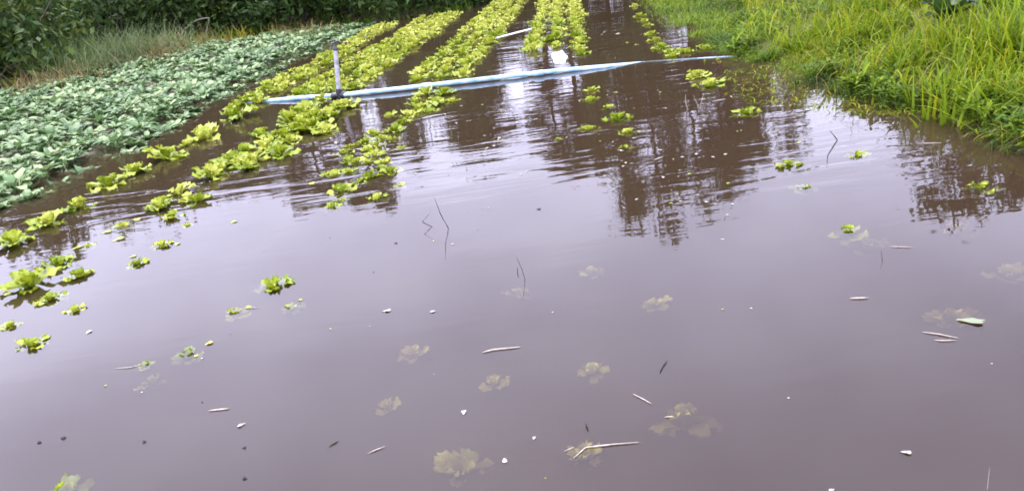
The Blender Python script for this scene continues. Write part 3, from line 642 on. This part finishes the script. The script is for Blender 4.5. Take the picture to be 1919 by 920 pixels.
scrap(712, 585, 16, 2, 'pale scrap with grey shadow in the middle of the water')
scrap(820, 582, 10, 0, 'small white dot of a scrap right of centre left')
scrap(1778, 598, 38, 5, 'large pale floating leaf over the sunken lettuce at the right')
scrap(1567, 916, 10, 0, 'white crumb on the lower right rim of the water')
scrap(465, 791, 14, 2, 'small pale scrap right of the feather-like straw')
scrap(112, 820, 16, 4, 'dark scrap, right one of a pair at lower left'); scrap(80, 830, 13, 4, 'dark scrap, left one of a pair at lower left')
scrap(745, 458, 12, 4, 'dark speck below the left tree reflection'); scrap(1003, 393, 14, 4, 'dark speck on the bright water below the sky gap')
scrap(452, 840, 12, 4, 'black speck, upper of two, low on the left water'); scrap(452, 901, 14, 4, 'black speck, lower of two, low on the left water')
scrap(268, 825, 13, 4, 'dark crumb on bare water between the lower left pairs'); scrap(945, 856, 14, 1, 'pale flat crumb below the white round scrap'); scrap(1000, 826, 9, 0, 'white dot left of the long bent stalk')
m_ = MB(); gu, gv = np.meshgrid(np.linspace(-1, 1, 12), np.linspace(-1, 1, 9), indexing='ij')
wx = .095*gu*(1-.35*gv**2)+.025*wob(gv*3, gu*3, 61, 1); wy = .05*gv*(1-.3*gu)+.02*wob(gu*3, gv*3, 62, 1)
m_.add(np.stack([wx, wy, .03*wob(gu*2.2, gv*2.2, 63, 1.3)+.04+.07*gv], -1).reshape(-1, 3), grid_faces(12, 9), .5)
q = gp(1048, 119)
tag(link('white_sheet_scrap', m_.build('white_sheet_scrap', WHITE), None, (q[0], q[1]-.1, .05)), 'crumpled white plastic scrap caught just behind the pipe', 'plastic scrap')
SC.append(scrap_mesh(21, LETT))
for i, (a, b, c) in enumerate([(328, 462, 12), (238, 484, 12), (462, 572, 14), (380, 648, 14), (366, 664, 9), (20, 545, 16), (75, 565, 10), (205, 455, 20), (258, 408, 16), (185, 440, 16), (130, 470, 16), (560, 560, 9), (430, 420, 12), (590, 340, 16)]):
    scrap(a, b, c, 6, 'small torn green lettuce leaf afloat near the lone lettuces on the left', 'torn green leaves afloat on the left')
for i in range(46):
    px, py = (lr.uniform(40, 1880), lr.uniform(470, 910)) if i < 24 else (lr.uniform(350, 1000), lr.uniform(330, 470))
    scrap(px, py, lr.uniform(2.5, 5.5), lr.choice([1, 4, 4, 4, 6]), 'speck of plant debris drifting on the open water', 'specks of plant debris on the open water')
# pale leaf litter afloat, partly standing in for sky glints in the tree reflections
for i in range(170):
    if i < 45: px, py = lr.gauss(1300, 75), lr.gauss(320, 55)  # cluster of pale bits put where sky glints break the dark reflection
    elif i < 62: px, py = lr.gauss(1130, 60), lr.uniform(60, 110)
    elif i < 95: px, py = lr.uniform(600, 1000), lr.uniform(215, 300)
    else: px, py = lr.uniform(700, 1400), lr.uniform(150, 330)
    scrap(px, max(py, 45), lr.uniform(3, 9), lr.choice([1, 1, 3, 3, 3, 6, 4]), 'tiny fleck, leaf scrap and stand-in sky glint alike, on brown water among the tree reflections', 'leaf scraps afloat in the reflections')

# ------------------------------------------------------------------ trees and shrubs
def cloud(mb, r, centres, n, size, t_lo, t_hi):
    C_ = np.array([c[:3] for c in centres]); R_ = np.array([c[3] for c in centres]); wgt = R_**2; wgt /= wgt.sum()
    k = r.choice(len(C_), n, p=wgt); d = r.normal(0, 1, (n, 3)); d /= np.linalg.norm(d, axis=1)[:, None]
    rad = R_[k]*np.clip(np.abs(r.normal(.72, .38, n)), .1, 1.7)
    P_ = C_[k]+d*rad[:, None]*np.array([1, 1, .8])
    nrm = d+r.normal(0, .7, (n, 3)); nrm /= np.linalg.norm(nrm, axis=1)[:, None]
    a = np.cross(nrm, r.normal(0, 1, (n, 3))); a /= np.linalg.norm(a, axis=1)[:, None]; b = np.cross(nrm, a)
    s = size*r.uniform(.6, 1.4, n)[:, None]
    V_ = np.stack([P_-a*s, P_+b*s*.42+nrm*s*.1, P_+a*s, P_-b*s*.42+nrm*s*.1], 1).reshape(-1, 3)
    F_ = np.arange(n*4).reshape(-1, 4)
    t = np.repeat(np.clip(r.uniform(t_lo, t_hi, n)+.25*(r.random(len(C_))[k]-.5), 0, 1), 4)
    mb.add(V_, F_, t)
def make_tree(seed, h, rad, n, size, bare=.25, lobes=14, t=(.2, .75)):
    r = np.random.default_rng(seed); tk = MB(); cr = MB(); cs = []
    bend = r.normal(0, .04, 2)*h
    tp = [np.array([bend[0]*u**2, bend[1]*u**2, h*.9*u-.2*(u == 0)]) for u in np.linspace(0, 1, 7)]
    tube(tk, tp, list(np.linspace(.022, .004, 7)*h*.8), .5, 8)
    for i in range(lobes):
        u = r.uniform(bare, 1); c = np.array([bend[0]*u**2, bend[1]*u**2, h*.9*u])
        an = r.uniform(0, 6.28); out_ = rad*r.uniform(.25, 1)*math.sin(min(1, (u-bare)/(1-bare)*.8+.3)*math.pi*.75)
        e = c+np.array([math.cos(an)*out_, math.sin(an)*out_, h*r.uniform(.02, .1)])
        tube(tk, [c*.98, (c+e)/2+np.array([0, 0, -.02*h]), e], [.006*h, .004*h, .0015*h], .5, 5)
        cs.append((*e, rad*r.uniform(.22, .42)))
    cloud(cr, r, cs, n, size, *t)
    return tk.build('trunk', BARK), cr.build('crown', TREE)
TM = {k: make_tree(500+i, *v) for i, (k, v) in enumerate({
    'round': (9, 3.2, 6000, .19, .2, 20), 'tall': (12, 2.6, 5200, .18, .22, 24), 'slim': (9, 1.3, 3600, .18, .16, 18), 'sparse': (9, 2.8, 2600, .19, .3, 14), 'low': (6, 3.4, 9000, .21, .06, 24)}.items())}
def tree(az, dist, top_el, kind, label, wide=1.0, group='trees beyond the far end of the field'):
    a = math.radians(az); x, y = dist*math.sin(a), dist*math.cos(a)
    h = dist*math.tan(math.radians(top_el))-H; base_h = {'round': 9.6, 'tall': 12.6, 'slim': 9.4, 'sparse': 9.6, 'low': 6.8}[kind]
    s = h/base_h
    o = link('tree', None, None, (x, y, float(gz(x, y))), (0, 0, lr.uniform(0, 6.28)), (s*wide, s*wide, s)); o.empty_display_size = .5
    link('trunk', TM[kind][0], o); link('crown', TM[kind][1], o)
    return tag(o, label, 'tree', group)
TL = {'round': 'dark round-crowned tree in the shade belt behind the field', 'tall': 'tall dark tree whose top reflects farthest into the water', 'slim': 'slim upright tree in the belt behind the field', 'sparse': 'thinly leaved tree in the belt behind the field', 'low': 'low spreading dark tree at the field edge'}
for az, di, el, kd, wd in [(-43, 25, 15, 'low', 1), (-36, 27, 15.5, 'round', 1), (-29.5, 26, 14.8, 'low', 1), (-24, 28, 15, 'round', .9), (-19.5, 27, 14.8, 'low', .8), (-16, 30, 15.2, 'round', .8), (-13, 33, 17.6, 'slim', 1.1), (-9.5, 33, 18.8, 'slim', .9),
                           (-6.3, 32, 15, 'round', .6), (-3, 34, 14.8, 'low', .65), (-.6, 36, 15.4, 'slim', 1.2), (4.2, 34, 16.5, 'slim', 1.2), (6, 36, 18.2, 'slim', 1), (8.8, 34, 19.5, 'round', .6), (11.3, 33, 23.4, 'tall', .72), (14.2, 34, 21.5, 'tall', .7), (16.2, 33, 20.5, 'round', .6),
                           (19, 36, 16.5, 'sparse', .8), (22.5, 34, 11.8, 'low', .6), (26.5, 33, 11.5, 'sparse', .8), (31, 24, 20.4, 'sparse', .8), (36, 22, 21, 'round', .8), (42, 22, 20, 'low', 1.1)]:
    tree(az, di, el, kd, TL[kd], wd)
for i, az in enumerate([-47, -42, -38.5, -34, -31, -27, -22, -18, -14.5, -11, -7.5, -4.5, -1.8, 1.2, 4.6, 7.2, 10, 12.6, 15.4, 18, 21.5, 24.8, 28.5, 33, 38]):
    tree(az, (26.5 if az < -3 else 29.5)+1.2*math.sin(i*2.1), 9.0+1.6*math.sin(i*1.7), 'low', 'low dense bush in the undergrowth belt under the trees', 1.25 if az < 0 else 1.0, 'undergrowth belt under the trees')
def shrub(px, py, dist, h, rad, n, label, t=(.1, .6), seed=1, size=.085):
    r = np.random.default_rng(seed); st_ = MB(); fo = MB(); cs = []
    for i in range(13):
        an = r.uniform(0, 6.28); e = np.array([math.cos(an)*rad*r.uniform(.15, .9), math.sin(an)*rad*r.uniform(.15, .9), h*r.uniform(.1, .9)])
        tube(st_, [np.zeros(3), e*.5+np.array([0, 0, .1*h]), e], [.03, .018, .006], .5, 5); cs.append((*e, rad*r.uniform(.3, .5)))
    cloud(fo, r, cs, n, size, *t)
    d = ray(px, py); d = d/math.hypot(d[0], d[1]); x, y = d[0]*dist, d[1]*dist
    o = link('shrub', None, None, (x, y, float(gz(x, y))-.05)); link('stems', st_.build('stems', BARK), o); link('foliage', fo.build('foliage', TREE), o)
    return tag(o, label, 'shrub')
shrub(20, 60, 19.0, 2.3, 1.5, 3200, 'dark shrub with a yellowish top in the upper left corner', (.25, .95), 1)
shrub(75, 70, 20.5, 1.9, 1.3, 2600, 'deep green shrub right of the yellowish corner one', (.2, .8), 2)
shrub(-60, 90, 18.0, 1.7, 1.3, 2600, 'dark shrub low at the left edge of the picture', (.1, .65), 3)
shrub(200, 20, 23.4, 2.2, 1.8, 3600, 'dark thin shrub behind the tall feathery grass', (.2, .75), 4)
shrub(330, 10, 23.4, 2.4, 1.7, 3000, 'open twiggy shrub behind the dry brown patch', (.15, .7), 5)
shrub(440, 5, 22.8, 2.1, 1.7, 3600, 'dark shrub behind the bent dead stem', (.1, .7), 6)
shrub(560, 0, 22.3, 2.0, 1.6, 3800, 'dark shrub behind the middle of the crop end', (.05, .5), 7)
shrub(660, 0, 21.9, 1.9, 1.5, 3800, 'dark bushy shrub where the crop and lettuce beds end', (.05, .55), 8)
shrub(770, -10, 22.2, 1.6, 1.4, 3800, 'dark shrub closing the wide lettuce bed', (.05, .5), 9)
shrub(850, -20, 22.9, 1.4, 1.3, 3400, 'low dark shrub between the far ends of two lettuce beds', (.05, .5), 10)
# bent dead stem and bare stems at the field edge
def arch(pix, Y_, rad, label):
    Q = np.array([at_y(a, b, Y_) for a, b in pix]); o = Q[0].copy(); m_ = MB(); tube(m_, list(Q-o), list(np.linspace(rad, rad*.6, len(Q))), .5, 6)
    return tag(link('dead_stem', m_.build('dead_stem', STRAW), None, tuple(o)), label, 'stem')
arch([(340, 66), (347, 55), (358, 45), (370, 38), (382, 35), (392, 34)], 21.0, .022, 'pale bent dead stem arching over the dry brown patch')
arch([(386, 72), (388, 60), (389, 48), (393, 34)], 21.2, .025, 'upright dead stem under the tip of the arching one')
arch([(302, 42), (300, 25), (295, 10), (288, -10)], 22.5, .03, 'slender leaning stem in front of the dark shrubs')
arch([(205, 34), (222, 26), (236, 18), (245, 8)], 22.0, .02, 'thin pale twig leaning out over the feathery grass')
